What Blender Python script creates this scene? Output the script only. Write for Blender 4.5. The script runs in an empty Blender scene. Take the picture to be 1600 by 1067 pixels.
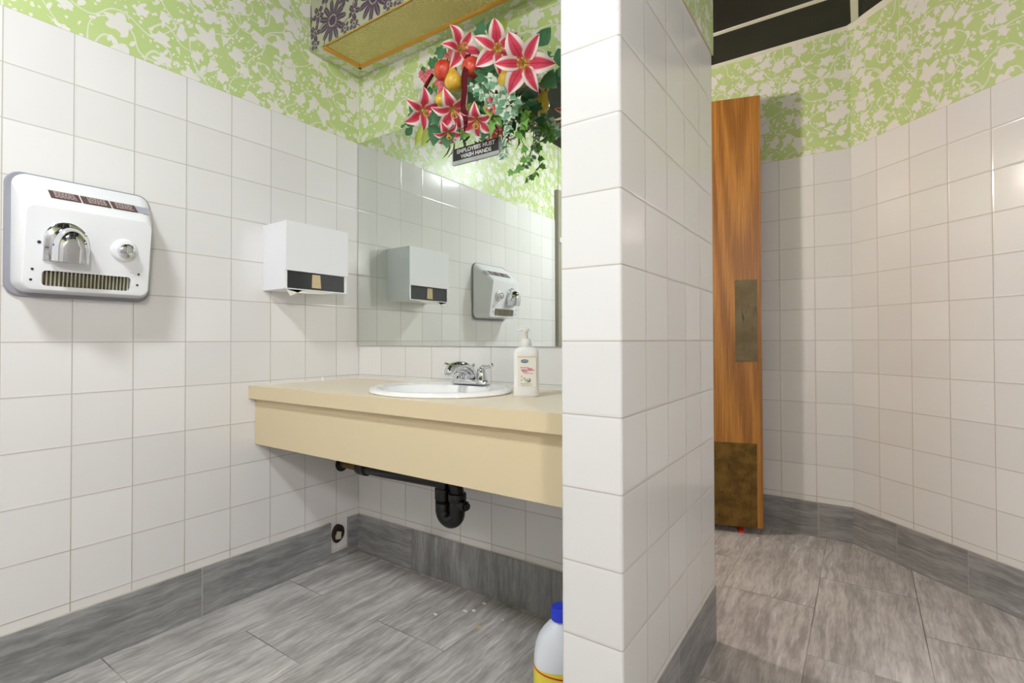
import bpy, bmesh, math, random
from mathutils import Vector, Matrix
from math import sin, cos, pi, radians
random.seed(7)
S = bpy.context.scene
COL = S.collection

# ------------------------------------------------------------------ camera
YAW, PITCH, ROLL = .6019, .0119, -.0024
FPX = 796.86
Fv = Vector((-sin(YAW)*cos(PITCH), cos(YAW)*cos(PITCH), sin(PITCH)))
R0 = Vector((cos(YAW), sin(YAW), 0)); U0 = R0.cross(Fv)
Rv = R0*cos(ROLL)+U0*sin(ROLL); Uv = -R0*sin(ROLL)+U0*cos(ROLL)
cam = bpy.data.cameras.new('camera'); cam_o = bpy.data.objects.new('camera', cam); COL.objects.link(cam_o)
cam.sensor_width = 36; cam.lens = 36*FPX/1600; cam.shift_y = -10.92/1600
cam.clip_start = .01
cam_o.matrix_world = Matrix(((Rv.x, Uv.x, -Fv.x, 1.9158), (Rv.y, Uv.y, -Fv.y, -1.5394), (Rv.z, Uv.z, -Fv.z, .9572), (0, 0, 0, 1)))
S.camera = cam_o
# ------------------------------------------------------------------ world, exposure, lamp strengths
w = bpy.data.worlds.new('world'); S.world = w; w.use_nodes = True
w.node_tree.nodes['Background'].inputs[0].default_value = (.6, .6, .62, 1)
w.node_tree.nodes['Background'].inputs[1].default_value = .3
S.view_settings.view_transform = 'Standard'
S.view_settings.look = 'None'
S.view_settings.exposure = 0.0
S.view_settings.gamma = 1.0
LAMP_MAIN, LAMP_FILL, LAMP_WALL = 124.0, 132.0, 450.0
MAIN_POS = (.98, -1.80); FILL_POS = (3.20, -2.20)

# ------------------------------------------------------------------ helpers
T = .1524; ZT0 = .956; ZTILE = ZT0+6*T; ZC = 2.45; BBH = .168


def lin(r, g, b):
    f = lambda c: (c/255/12.92) if c/255 <= .04045 else ((c/255+.055)/1.055)**2.4
    return (f(r), f(g), f(b), 1)


class NB:
    """node builder with arithmetic on sockets"""
    def __init__(s, name, base=(200, 200, 200), rough=.5, metal=0., spec=.5, coat=0.):
        s.m = bpy.data.materials.new(name); s.m.use_nodes = True
        s.t = s.m.node_tree; s.p = s.t.nodes['Principled BSDF']
        s.set('Base Color', lin(*base)); s.set('Roughness', rough); s.set('Metallic', metal)
        s.set('Specular IOR Level', spec); s.set('Coat Weight', coat)

    def set(s, k, v):
        if isinstance(v, E): s.t.links.new(v.s, s.p.inputs[k])
        else: s.p.inputs[k].default_value = v

    def node(s, typ, **kw):
        n = s.t.nodes.new(typ)
        for k, v in kw.items(): setattr(n, k, v)
        return n

    def inp(s, sock, v):
        if isinstance(v, E): s.t.links.new(v.s, sock)
        else: sock.default_value = v

    def math(s, op, a, b=0., c=0.):
        n = s.node('ShaderNodeMath', operation=op)
        for i, v in enumerate((a, b, c)): s.inp(n.inputs[i], v)
        return E(s, n.outputs[0])

    def uv(s):
        n = s.node('ShaderNodeUVMap')
        x = s.node('ShaderNodeSeparateXYZ'); s.t.links.new(n.outputs[0], x.inputs[0])
        return E(s, x.outputs[0]), E(s, x.outputs[1])

    def obj(s):
        n = s.node('ShaderNodeTexCoord'); x = s.node('ShaderNodeSeparateXYZ')
        s.t.links.new(n.outputs['Object'], x.inputs[0])
        return [E(s, x.outputs[i]) for i in range(3)]

    def vec(s, x, y, z=0.):
        n = s.node('ShaderNodeCombineXYZ')
        for i, v in enumerate((x, y, z)): s.inp(n.inputs[i], v)
        return E(s, n.outputs[0])

    def noise(s, v, scale=5., detail=2., rough=.5, dist=0., out=0):
        n = s.node('ShaderNodeTexNoise'); s.inp(n.inputs['Vector'], v)
        n.inputs['Scale'].default_value = scale; n.inputs['Detail'].default_value = detail
        n.inputs['Roughness'].default_value = rough; n.inputs['Distortion'].default_value = dist
        return E(s, n.outputs[out])

    def voro(s, v, scale=5., rand=1., feature='F1', out='Distance'):
        n = s.node('ShaderNodeTexVoronoi', feature=feature); s.inp(n.inputs['Vector'], v)
        n.inputs['Scale'].default_value = scale; n.inputs['Randomness'].default_value = rand
        return E(s, n.outputs[out])

    def sep(s, v):
        x = s.node('ShaderNodeSeparateXYZ'); s.t.links.new(v.s, x.inputs[0])
        return [E(s, x.outputs[i]) for i in range(3)]

    def step(s, v, a, b):
        n = s.node('ShaderNodeMapRange', interpolation_type='SMOOTHSTEP', clamp=True)
        s.inp(n.inputs['Value'], v); n.inputs['From Min'].default_value = a; n.inputs['From Max'].default_value = b
        return E(s, n.outputs[0])

    def mix(s, f, a, b):
        n = s.node('ShaderNodeMix', data_type='RGBA')
        s.inp(n.inputs[0], f); s.inp(n.inputs[6], a); s.inp(n.inputs[7], b)
        return E(s, n.outputs[2])

    def bump(s, h, strength=.5, dist=.002):
        n = s.node('ShaderNodeBump'); n.inputs['Strength'].default_value = strength
        n.inputs['Distance'].default_value = dist; s.inp(n.inputs['Height'], h)
        s.t.links.new(n.outputs[0], s.p.inputs['Normal'])


class E:
    def __init__(s, b, sock): s.b, s.s = b, sock
    def __add__(s, o): return s.b.math('ADD', s, o)
    def __radd__(s, o): return s.b.math('ADD', o, s)
    def __sub__(s, o): return s.b.math('SUBTRACT', s, o)
    def __rsub__(s, o): return s.b.math('SUBTRACT', o, s)
    def __mul__(s, o): return s.b.math('MULTIPLY', s, o)
    def __rmul__(s, o): return s.b.math('MULTIPLY', o, s)
    def __truediv__(s, o): return s.b.math('DIVIDE', s, o)
    def mn(s, o): return s.b.math('MINIMUM', s, o)
    def mx(s, o): return s.b.math('MAXIMUM', s, o)
    def fr(s): return s.b.math('FRACT', s)
    def fl(s): return s.b.math('FLOOR', s)
    def ab(s): return s.b.math('ABSOLUTE', s)
    def pw(s, o): return s.b.math('POWER', s, o)
    def cos(s): return s.b.math('COSINE', s)
    def sin(s): return s.b.math('SINE', s)


def plain(name, rgb, rough=.5, metal=0., spec=.5, coat=0.):
    return NB(name, rgb, rough, metal, spec, coat).m


# ------------------------------------------------------------------ materials
def tile_mat():
    b = NB('white_glazed_tile', rough=.16)
    u, z = b.uv()
    fu = (u/T).fr(); fz = ((z-ZT0)/T+50.).fr()
    du = fu.mn(1.-fu)*T; dz = fz.mn(1.-fz)*T
    d = du.mn(dz)
    cell = b.vec((u/T).fl(), ((z-ZT0)/T+50.).fl(), .5)
    wn = b.node('ShaderNodeTexWhiteNoise', noise_dimensions='3D'); b.t.links.new(cell.s, wn.inputs[0])
    rnd = E(b, wn.outputs['Value']); rc = b.sep(E(b, wn.outputs['Color']))
    grout = 1.-b.step(d, .0010, .0019)
    stain = b.noise(b.vec(u, z), 9., 3.)
    low = 1.-b.step(z, .17, .42)
    gcol = b.mix(b.step(stain, .35, .7)*(.35+.65*low), lin(194, 188, 180), lin(180, 164, 136))
    tcol = b.mix(rnd, lin(228, 226, 224), lin(235, 233, 231))
    b.set('Base Color', b.mix(grout, tcol, gcol))
    b.set('Roughness', .13+grout*.5)
    pillow = b.step(d, .0006, .007)
    tilt = ((fu-.5)*(rc[0]-.5)+(fz-.5)*(rc[1]-.5))*.22
    wob = b.noise(b.vec(u, z), 14., 1.)*.10
    b.bump(pillow*1.+tilt*.7+wob, .30, .0014)
    return b.m


def paper_mat():
    b = NB('green_blossom_wallpaper', rough=.34, spec=.5)
    u, z = b.uv()
    p = b.vec(u, z, 0.)
    n1 = b.noise(p, 16., 2., out=1); ns = b.sep(n1)
    pw = b.vec(u+(ns[0]-.5)*.045, z+(ns[1]-.5)*.045, 0.)
    # large ragged blossoms
    pos = b.sep(b.voro(pw, 11.5, .9, out='Position'))
    us = b.sep(pw)
    lx = us[0]-pos[0]; ly = us[1]-pos[1]
    ang = b.math('ARCTAN2', ly, lx); r = (lx*lx+ly*ly).pw(.5)
    rot = b.sep(b.voro(pw, 11.5, .9, out='Color'))
    star = .0255+(.5+.5*((ang+rot[0]*6.28)*5.).cos())*.014*(.4+rot[1])
    big = 1.-b.step(r-star*(.50+.55*rot[2]), -.0012, .0012)
    # slim leaves
    lp = b.vec((u+z*.55)*2.3, z*.95-u*.35, 3.)
    leaf = 1.-b.step(b.voro(b.vec((u*.8+z*.6)*40.+(ns[0]-.5)*1.2, (z*.8-u*.6)*17., 2.), 1., .9), .225, .25)
    # dots
    dots = (1.-b.step(b.voro(p, 62., .8), .28, .33))*b.step(b.noise(b.vec(u, z, 4.), 9., 0.), .42, .45)
    # vines
    vn = (b.noise(b.vec(u, z, 8.), 7.5, 0.)-.5).ab()
    vn2 = (b.noise(b.vec(u, z, 13.), 8.5, 0.)-.5).ab()
    vine = 1.-b.step(vn.mn(vn2), .006, .011)
    speck = b.step(b.noise(p, 150., 1.), .66, .70)*big*.35
    mask = big.mx(leaf).mx(dots).mx(vine*.8)
    g = b.mix(b.noise(p, 5., 2.), lin(184, 206, 130), lin(200, 217, 152))
    c = b.mix(mask-speck, g, lin(232, 229, 222))
    b.set('Base Color', c)
    return b.m


def damask_mat():
    b = NB('purple_damask_wallpaper', rough=.5, spec=.3)
    u, z = b.uv()
    n = b.sep(b.noise(b.vec(u, z), 22., 2., out=1))
    U = u+(n[0]-.5)*.012; Z = z+(n[1]-.5)*.012

    def flower(cx, cz, R, k, ph, half=None):
        lx = (U/.25).fr()*.25-cx; ly = Z-cz
        a = b.math('ARCTAN2', ly, lx); r = (lx*lx+ly*ly).pw(.5)
        lobe = (.5+.5*(a*k+ph).cos()).pw(.35)
        rad = R*(.30+.70*lobe)
        m = 1.-b.step(r-rad, -.0015, .0015)
        vein = b.step(((a*k+ph).cos()), .985, .997)*b.step(r, R*.3, R*.36)
        ring = 1.-b.step((r-R*.27).ab(), .002, .004)
        return m*(1.-.85*vein)*(1.-.75*ring)
    m = flower(.145, 2.265, .088, 11., .6)
    for q in ((.028, 2.255, .036, 5., 1.), (.050, 2.322, .040, 5., 2.), (.030, 2.205, .030, 5., .2), (.225, 2.335, .040, 7., .2), (.226, 2.205, .028, 5., 2.2), (.10, 2.385, .036, 6., 1.2), (.185, 2.40, .036, 6., .4)):
        m = m.mx(flower(*q))
    st = 1.-b.step((b.noise(b.vec(u, z, 3.), 11., 0.)-.5).ab(), .012, .02)
    m = m.mx(st*.9)
    b.set('Base Color', b.mix(m, lin(186, 187, 160), lin(92, 72, 92)))
    return b.m


def stone_mat(name, ca, cb, cw, plank=True, along_u=False):
    """grey stone-look porcelain with streaks; uv in metres"""
    b = NB(name, rough=.42, spec=.4)
    u, v = b.uv()
    if plank:
        colx = ((u-.230)/.3075+40.)
        odd = (colx.fl()*.5).fr()*2.
        row = ((v+.640)/.61+odd*.53+40.)
        fu = colx.fr(); fv = row.fr()
        d = (fu.mn(1.-fu)*.3075).mn(fv.mn(1.-fv)*.61)
        sh = colx.fl()*3.17+row.fl()*1.73
        grout = 1.-b.step(d, .0010, .0019)
    else:
        row = (v/.61+40.); fv = row.fr(); sh = row.fl()*2.3
        grout = 1.-b.step(fv.mn(1.-fv)*.61, .0015, .003)
    wig = b.noise(b.vec(u*3., v*3., sh), 1.6, 3.)
    s1 = b.noise(b.vec(u*30.+wig*1.5, v*2.4, sh), 1., 6., .62)
    s2 = b.noise(b.vec(u*110.+wig*4., v*13., sh+5.), 1., 4., .65)
    s3 = b.noise(b.vec(u*9., v*6., sh+9.), 1., 4., .6)
    t = b.step(s1*.45+s2*.34+s3*.28, .40, .66)
    vein = b.step(s1, .60, .66)*b.step(s2, .45, .60)
    c = b.mix(t, lin(*ca), lin(*cb))
    c = b.mix(vein*.55, c, lin(*cw))
    gpat = b.noise(b.vec(u, v, 1.), 2.2, 2.)
    gc = b.mix(b.step(gpat, .42, .58), lin(78, 74, 70), lin(166, 158, 148)) if plank else b.mix(0., lin(176, 172, 164), lin(1, 1, 1))
    b.set('Base Color', b.mix(grout*.85, c, gc))
    b.set('Roughness', .36+s3*.2)
    b.bump(s2*.3-grout*.8, .25, .0015)
    return b.m


def oak_mat():
    b = NB('varnished_oak', rough=.42)
    u, z = b.uv()
    arch = ((u-.77)*(u-.77)*9.+.02)
    w = b.noise(b.vec(u*3., z*.3, 2.), 1., 2.)
    rings = b.math('SINE', ((u*26.)+z*1.1*(1.-b.step((u-.79).ab(), .0, .16))*9.+arch*60.+w*16.)*1.0)
    g1 = b.noise(b.vec(u*150., z*3., 0.), 1., 4., .6)
    g2 = b.noise(b.vec(u*420., z*9., 3.), 1., 2., .5)
    t = b.step(rings*.10+g1*.75, .2, .62)
    c = b.mix(t, lin(148, 94, 32), lin(200, 138, 58))
    c = b.mix(b.step(g2, .55, .72)*.45, c, lin(132, 78, 30))
    streak = b.step(b.noise(b.vec(u*38., z*1.6, 7.), 1., 3.), .60, .70)
    c = b.mix(streak*.55, c, lin(134, 80, 32))
    b.set('Base Color', c); b.bump(g1, .15, .001)
    return b.m


def aged_brass_mat(name, a, c2, rough, scale):
    b = NB(name, rough=rough, metal=.55)
    u, z = b.uv()
    n = b.noise(b.vec(u, z), scale, 6., .65); n2 = b.noise(b.vec(u*3., z*.6, 5.), scale*1.7, 4., .6)
    c = b.mix(b.step(n, .35, .65), lin(*a), lin(*c2))
    c = b.mix(b.step(n2, .60, .72)*.7, c, lin(48, 32, 14))
    b.set('Base Color', c); b.set('Roughness', rough+n*.2)
    return b.m


def petal_mat():
    b = NB('lily_petal_fabric', rough=.55, spec=.25)
    u, v = b.uv()
    au = (u-.5).ab()*2.
    e = b.step(au+v*v*.22, .50, .74)
    dots = (1.-b.step(b.voro(b.vec(u*4., v*10.), 1.6, 1.), .16, .24))*(1.-b.step(v, .4, .65))
    pink = b.mix(b.step(v, .0, .25), lin(205, 160, 90), lin(222, 74, 98))
    pink = b.mix(b.step(au, .0, .10), lin(190, 40, 60), pink)
    pink = b.mix(dots*.7, pink, lin(150, 20, 40))
    b.set('Base Color', b.mix(e, pink, lin(248, 226, 222)))
    return b.m


def leaf_mat(name, edge, mid, vari):
    b = NB(name, rough=.5, spec=.35)
    u, v = b.uv()
    e = b.step((u-.5).ab()*2.+(v-.5).ab()*.9+(b.noise(b.vec(u*4., v*4.), 1.4, 2.)-.5)*.8, .45, .65)
    c = b.mix(e, lin(*mid), lin(*edge)) if vari else b.mix(b.noise(b.vec(u*3., v*3.), 2., 2.), lin(*mid), lin(*edge))
    b.set('Base Color', c)
    return b.m


def fruit_mat(name, a, c2):
    b = NB(name, rough=.35)
    x, y, z = b.obj()
    b.set('Base Color', b.mix(b.step(b.noise(b.vec(x, y, z), 35., 3.), .35, .65), lin(*a), lin(*c2)))
    return b.m


def emit(name, rgb, strength):
    b = NB(name, rgb, .4)
    b.set('Emission Color', lin(*rgb)); b.set('Emission Strength', strength)
    return b.m


M_TILE = tile_mat(); M_PAPER = paper_mat(); M_DAMASK = damask_mat()
M_FLOOR = stone_mat('grey_stone_floor_tile', (158, 153, 150), (215, 211, 208), (238, 236, 234))
M_BASE = stone_mat('grey_stone_baseboard_tile', (122, 121, 121), (164, 163, 162), (198, 197, 196), plank=False)
M_CAULK = plain('cream_caulk', (205, 196, 178), .6)
M_OAK = oak_mat()
M_KICK = aged_brass_mat('tarnished_brass_plate', (96, 72, 26), (132, 100, 44), .45, 16.)
M_PUSH = aged_brass_mat('dull_bronze_plate', (104, 90, 62), (124, 110, 82), .42, 9.)
M_WHITE = plain('white_enamel', (240, 241, 243), .22)
M_WHITE2 = plain('white_powder_coat', (238, 239, 242), .3)
M_GREY = plain('grey_rubber_backing', (150, 150, 158), .5)
M_CHROME = plain('chrome', (225, 226, 230), .06, 1.)
M_STEEL = plain('brushed_steel', (190, 190, 192), .28, 1.)
M_BLACK = plain('black_plastic', (9, 9, 9), .34)
M_DARK = plain('dark_cavity', (38, 40, 40), .5)
M_BROWN = plain('dark_brown_label', (84, 52, 50), .35)
M_LINE = plain('pale_print', (214, 202, 198), .5)
M_SILVER = plain('silver_foil_label', (188, 188, 200), .3, .4)
M_TAN = plain('tan_card', (212, 190, 150), .6)
M_TOWEL = plain('paper_towel_white', (240, 236, 226), .9)
M_LAM = plain('almond_laminate', (222, 204, 168), .42, spec=.35)
M_LAMT = plain('almond_laminate_top', (238, 224, 200), .38, spec=.35)
M_PORC = plain('white_porcelain', (246, 246, 245), .07, coat=.4)
M_GOLD = plain('gold_louver', (248, 238, 160), .5)
M_BRASSF = plain('gold_trim_frame', (214, 160, 66), .38)
M_TBAR = plain('white_ceiling_grid', (226, 224, 208), .45)
M_MAROON = plain('maroon_ribbon', (92, 8, 22), .65, spec=.2)
M_PETAL = petal_mat()
M_DGREEN = leaf_mat('dark_green_leaf', (58, 104, 70), (86, 140, 96), False)
M_MGREEN = leaf_mat('green_ivy_leaf', (108, 166, 70), (142, 192, 98), False)
M_VARI = leaf_mat('variegated_ivy_leaf', (226, 236, 216), (120, 168, 134), True)
M_LIME = leaf_mat('lime_leaf', (150, 168, 62), (186, 196, 96), False)
M_STAMEN = plain('yellow_stamen', (214, 180, 84), .6)
M_TWIG = plain('dark_twig', (40, 30, 28), .6)
M_APPLE = fruit_mat('red_apple_skin', (206, 52, 46), (226, 96, 64))
M_PEAR = fruit_mat('yellow_pear_skin', (222, 172, 52), (236, 200, 84))
M_BUDPINK = plain('pink_blossom', (228, 120, 128), .6)
M_HDPE = plain('white_jug_plastic', (236, 238, 246), .38)
M_BLUE = plain('blue_cap', (36, 60, 214), .35)
M_YELLOW = plain('yellow_label', (244, 226, 72), .4)
M_RED = plain('red_print', (222, 44, 40), .4)
M_LOTION = plain('white_bottle_plastic', (244, 243, 241), .3)
M_PUMPT = plain('cream_pump_stem', (226, 212, 190), .4)
M_LABEL = plain('cream_bottle_label', (244, 238, 228), .45)
M_INK = plain('blue_grey_print', (108, 124, 150), .5)
M_PINKI = plain('pink_print', (228, 130, 158), .5)
M_GRNI = plain('sage_print', (176, 190, 168), .5)
M_GRYI = plain('grey_print', (186, 186, 184), .5)


def mirror_mat():
    b = NB('silvered_mirror_glass', (226, 231, 226), .015, 1.)
    return b.m


M_MIRROR = mirror_mat()


def ceil_mat():
    b = NB('black_ceiling_panel', rough=.6, spec=.4)
    x, y, z = b.obj()
    n = b.noise(b.vec(x, y, 0.), 160., 2.)
    b.set('Base Color', b.mix(n, lin(22, 20, 17), lin(34, 31, 27))); b.bump(n, .3, .001)
    return b.m


M_CEIL = ceil_mat()

# ------------------------------------------------------------------ mesh helpers


def link(name, bm, mats, parent=None, smooth=False, loc=None, uvs=True):
    bmesh.ops.recalc_face_normals(bm, faces=bm.faces) if not getattr(bm, '_keep', False) else None
    me = bpy.data.meshes.new(name); bm.to_mesh(me); bm.free()
    for m in (mats if isinstance(mats, (list, tuple)) else [mats]): me.materials.append(m)
    if smooth is True:
        for p in me.polygons: p.use_smooth = True
    elif smooth:
        me.set_sharp_from_angle(angle=radians(smooth))
        for p in me.polygons: p.use_smooth = True
    o = bpy.data.objects.new(name, me); COL.objects.link(o)
    if parent: o.parent = parent
    if loc is not None: o.location = loc
    return o


def B(): return bmesh.new()


def box(bm, x0, x1, y0, y1, z0, z1, mat=0, M=None):
    v = [bm.verts.new((x, y, z)) for x in (x0, x1) for y in (y0, y1) for z in (z0, z1)]
    fs = [bm.faces.new([v[i] for i in q]) for q in ((0, 1, 3, 2), (4, 6, 7, 5), (0, 4, 5, 1), (2, 3, 7, 6), (0, 2, 6, 4), (1, 5, 7, 3))]
    for f in fs: f.material_index = mat
    if M is not None: bmesh.ops.transform(bm, matrix=M, verts=v)
    return v


def bev(bm, wdt, seg=2, ang=40):
    es = [e for e in bm.edges if len(e.link_faces) == 2 and e.calc_face_angle(0) > radians(ang)]
    bmesh.ops.bevel(bm, geom=es, offset=wdt, segments=seg, affect='EDGES', profile=.5)


def loft(bm, loops, cap0=True, cap1=True, mat=0, closed=True):
    rows = [[bm.verts.new(p) for p in lp] for lp in loops]
    for a, b in zip(rows, rows[1:]):
        n = len(a)
        for i in range(n if closed else n-1):
            j = (i+1) % n
            f = bm.faces.new((a[i], a[j], b[j], b[i])); f.material_index = mat
    if cap0: bm.faces.new(rows[0][::-1]).material_index = mat
    if cap1: bm.faces.new(rows[-1]).material_index = mat
    return rows


def lathe(bm, prof, seg=28, M=None, mat=0, cap0=True, cap1=True):
    loops = [[Vector((r*cos(2*pi*i/seg), r*sin(2*pi*i/seg), z)) for i in range(seg)] for r, z in prof]
    if M is not None: loops = [[M @ p for p in lp] for lp in loops]
    loft(bm, loops, cap0, cap1, mat)


def tube(bm, pts, rad, seg=10, mat=0):
    pts = [Vector(p) for p in pts]
    rads = rad if isinstance(rad, (list, tuple)) else [rad]*len(pts)
    up = None; loops = []
    for i, p in enumerate(pts):
        d = ((pts[min(i+1, len(pts)-1)]-pts[max(i-1, 0)])).normalized()
        if up is None:
            up = Vector((0, 0, 1)) if abs(d.z) < .9 else Vector((0, 1, 0))
        a = d.cross(up).normalized(); up = a.cross(d).normalized()
        loops.append([p+(a*cos(2*pi*k/seg)+up*sin(2*pi*k/seg))*rads[i] for k in range(seg)])
    loft(bm, loops, True, True, mat)


def rrect(y0, y1, z0, z1, r, n=5):
    """rounded rectangle in (y,z), counter-clockwise"""
    out = []
    for cy, cz, a0 in ((y1-r, z1-r, 0), (y0+r, z1-r, 90), (y0+r, z0+r, 180), (y1-r, z0+r, 270)):
        for k in range(n+1):
            a = radians(a0+90*k/n); out.append((cy+r*cos(a), cz+r*sin(a)))
    return out


def axis_m(o, zdir, xhint=(0, 0, 1)):
    z = Vector(zdir).normalized(); x = Vector(xhint); x = (x-z*x.dot(z)).normalized(); y = z.cross(x)
    M = Matrix.Identity(4)
    for i in range(3): M[i][0], M[i][1], M[i][2], M[i][3] = x[i], y[i], z[i], o[i]
    return M


def thing(name, label, cat, loc=(0, 0, 0), group=None):
    o = bpy.data.objects.new(name, None); COL.objects.link(o); o.location = loc
    o.empty_display_size = .05
    tag(o, label, cat, group); return o


def tag(o, label, cat, group=None, kind=None):
    o['label'] = label; o['category'] = cat
    if group: o['group'] = group
    if kind: o['kind'] = kind
    return o


def struct(o): o['kind'] = 'structure'; return o


def part(name, bm, m, root, smooth=False, label=None):
    """link a mesh given in world coordinates as a child of root"""
    off = Vector(root['_o']) if '_o' in root.keys() else Vector((0, 0, 0))
    r = root
    off = Vector((0, 0, 0))
    while r is not None: off += r.location; r = r.parent
    for v in bm.verts: v.co -= off
    o = link(name, bm, m, root, smooth)
    if label: o['label'] = label
    return o


def bake(o):
    dg = bpy.context.evaluated_depsgraph_get(); dg.update()
    me = bpy.data.meshes.new_from_object(o.evaluated_get(dg)); o.modifiers.clear(); o.data = me


def cut(o, bm):
    c = link('cutter', bm, M_DARK)
    c.parent = o.parent
    md = o.modifiers.new('b', 'BOOLEAN'); md.operation = 'DIFFERENCE'; md.object = c; md.solver = 'EXACT'
    bpy.context.view_layer.update(); bake(o)
    bpy.data.objects.remove(c, do_unlink=True)


def text_bm(s, size, bold=0., extrude=.0004, align='CENTER'):
    cu = bpy.data.curves.new('t', 'FONT'); cu.body = s; cu.size = size; cu.align_x = align; cu.align_y = 'CENTER'
    cu.extrude = extrude; cu.offset = bold
    o = bpy.data.objects.new('t', cu); COL.objects.link(o)
    dg = bpy.context.evaluated_depsgraph_get(); dg.update()
    me = bpy.data.meshes.new_from_object(o.evaluated_get(dg))
    bm = B(); bm.from_mesh(me); bpy.data.objects.remove(o, do_unlink=True)
    return bm


# ------------------------------------------------------------------ room shell
def uvq(bm, pts, uvs, mat):
    lay = bm.loops.layers.uv.verify()
    f = bm.faces.new([bm.verts.new(p) for p in pts]); f.material_index = mat
    for l, uv in zip(f.loops, uvs): l[lay].uv = uv
    return f




def wall(name, path, us, back):
    bm = path_wall_raw(path, us, back)
    me = bpy.data.meshes.new(name); bm.to_mesh(me); bm.free()
    for m in (M_TILE, M_PAPER, M_CAULK): me.materials.append(m)
    o = bpy.data.objects.new(name, me); COL.objects.link(o)
    return struct(o)


def path_wall_raw(path, us, back, ztop=ZC):
    bm = B(); n = len(path); nrm = []
    for i in range(n):
        ns = []
        for j in (i-1, i):
            if 0 <= j < n-1:
                d = (Vector(path[j+1])-Vector(path[j])).normalized(); ns.append(Vector((-d.y, d.x)))
        m = ns[0] if len(ns) == 1 else (ns[0]+ns[1]).normalized()
        nrm.append(m/max(.5, m.dot(ns[0])))
    rec = [Vector(path[i])-nrm[i]*.005 for i in range(n)]
    e0 = (Vector(path[0])-Vector(path[1])).normalized(); e1 = (Vector(path[-1])-Vector(path[-2])).normalized()
    rec[0] += e0*.006; rec[-1] += e1*.006
    for i in range(n-1):
        a, c = path[i], path[i+1]; ra, rc = rec[i], rec[i+1]; u0, u1 = us[i]
        uvq(bm, [(a[0], a[1], 0), (c[0], c[1], 0), (c[0], c[1], ZTILE), (a[0], a[1], ZTILE)], [(u0, 0), (u1, 0), (u1, ZTILE), (u0, ZTILE)], 0)
        uvq(bm, [(a[0], a[1], ZTILE), (c[0], c[1], ZTILE), (rc.x, rc.y, ZTILE), (ra.x, ra.y, ZTILE)], [(u0+.02, ZTILE-.02)]*4, 2)
        uvq(bm, [(ra.x, ra.y, ZTILE), (rc.x, rc.y, ZTILE), (rc.x, rc.y, ztop), (ra.x, ra.y, ztop)], [(u0, ZTILE), (u1, ZTILE), (u1, ztop), (u0, ztop)], 1)
    if back:
        o1 = list(back)
        for a, c in zip(o1, o1[1:]):
            L = (Vector(a)-Vector(c)).length
            uvq(bm, [(a[0], a[1], 0), (c[0], c[1], 0), (c[0], c[1], ztop), (a[0], a[1], ztop)], [(0, 2.), (L, 2.), (L, 4.), (0, 4.)], 1)
    bmesh.ops.remove_doubles(bm, verts=bm.verts, dist=1e-5)
    return bm


PX0, PX1, PY0, PY1 = 1.388, 1.5243, -.588, .163
CX2, CY2 = 1.878, 1.360
AD = .763
DX, DY = cos(AD), -sin(AD)
RX = 3.20; LD = (RX-CX2)/DX; RY = CY2+DY*LD
FY = -3.0
DOOR_Y0, DOOR_Y1, DOOR_H = -1.90, -2.80, 2.04

# left wall: interior at x>0, travel from front (-y) to back (+y) has room on the RIGHT -> travel from back to front
wall('wall_left', [(0, 0), (0, -1.90)], [(-.121+0., -.121+1.90)], [(-.12, -1.90), (-.12, .163)])
wall('wall_left', [(0, -2.80), (0, FY)], [(2.68, 2.88)], [(-.12, FY), (-.12, -2.80)])
bm = B(); box(bm, -.12, -.005, -2.80, -1.90, 2.09, ZC)
lay = bm.loops.layers.uv.verify()
for f in bm.faces:
    for l in f.loops: l[lay].uv = (l.vert.co.y, l.vert.co.z)
struct(link('wall_left', bm, M_PAPER))
# back wall (mirror wall): room at y<0 ; travel from +x to -x has left = -y ... left of (-1,0) is (0,-1)
wall('wall_back', [(PX0, 0), (0, 0)], [(PX0-.1534, -.1534)], [(-.12, 0), (-.12, PY1), (PX0, PY1)])
# partition: left face, rounded corners, front end, right face, rear end
rr = .006
pp = [(PX0, PY1), (PX0, PY0+rr)]; uu = [(.0+.05, .05+.745)]
for k in range(1, 4):
    a = radians(180+90*k/3); pp.append((PX0+rr+rr*cos(a), PY0+rr+rr*sin(a))); uu.append((.07, .075))
pp.append((PX1-rr, PY0)); uu.append((.014, .140))
for k in range(1, 4):
    a = radians(270+90*k/3); pp.append((PX1-rr+rr*cos(a), PY0+rr+rr*sin(a))); uu.append((.07, .075))
pp.append((PX1, PY1)); uu.append((T-(.140-rr), T-(.140-rr)+.745))
pp[0] = (PX0, PY1)
wall('wall_partition', pp, uu, [])
bm = B(); uvq(bm, [(PX1, PY1, 0), (PX0-.02, PY1, 0), (PX0-.02, PY1, ZC), (PX1, PY1, ZC)], [(0, 2), (.15, 2), (.15, 4), (0, 4)], 0)
struct(link('wall_partition', bm, M_PAPER))
# alcove wall: room at y<1.36, travel +x -> -x
wall('wall_alcove', [(CX2, CY2), (-.4, CY2)], [(-.1521+0., -.1521+CX2+.4)], [(-.4, CY2+.1), (CX2+.05, CY2+.1)])
# angled wall
e2 = (RX, RY)
wall('wall_angled', [e2, (CX2, CY2)], [(LD-.1343+T*2, -.1343+T*2)], [(CX2+.05, CY2+.1), (RX+.1, RY+.05)])
wall('wall_right', [(RX, FY), (RX, RY)], [(0, RY-FY)], [(RX+.1, RY+.05), (RX+.1, FY)])
wall('wall_front', [(0, FY), (RX, FY)], [(0, RX)], [(RX, FY-.1), (0, FY-.1)])
# hall beyond the doorway
wall('wall_hall', [(-.4, CY2), (-.4, PY1)], [(0, CY2-PY1)], [(-.5, PY1), (-.5, CY2)])

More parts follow.
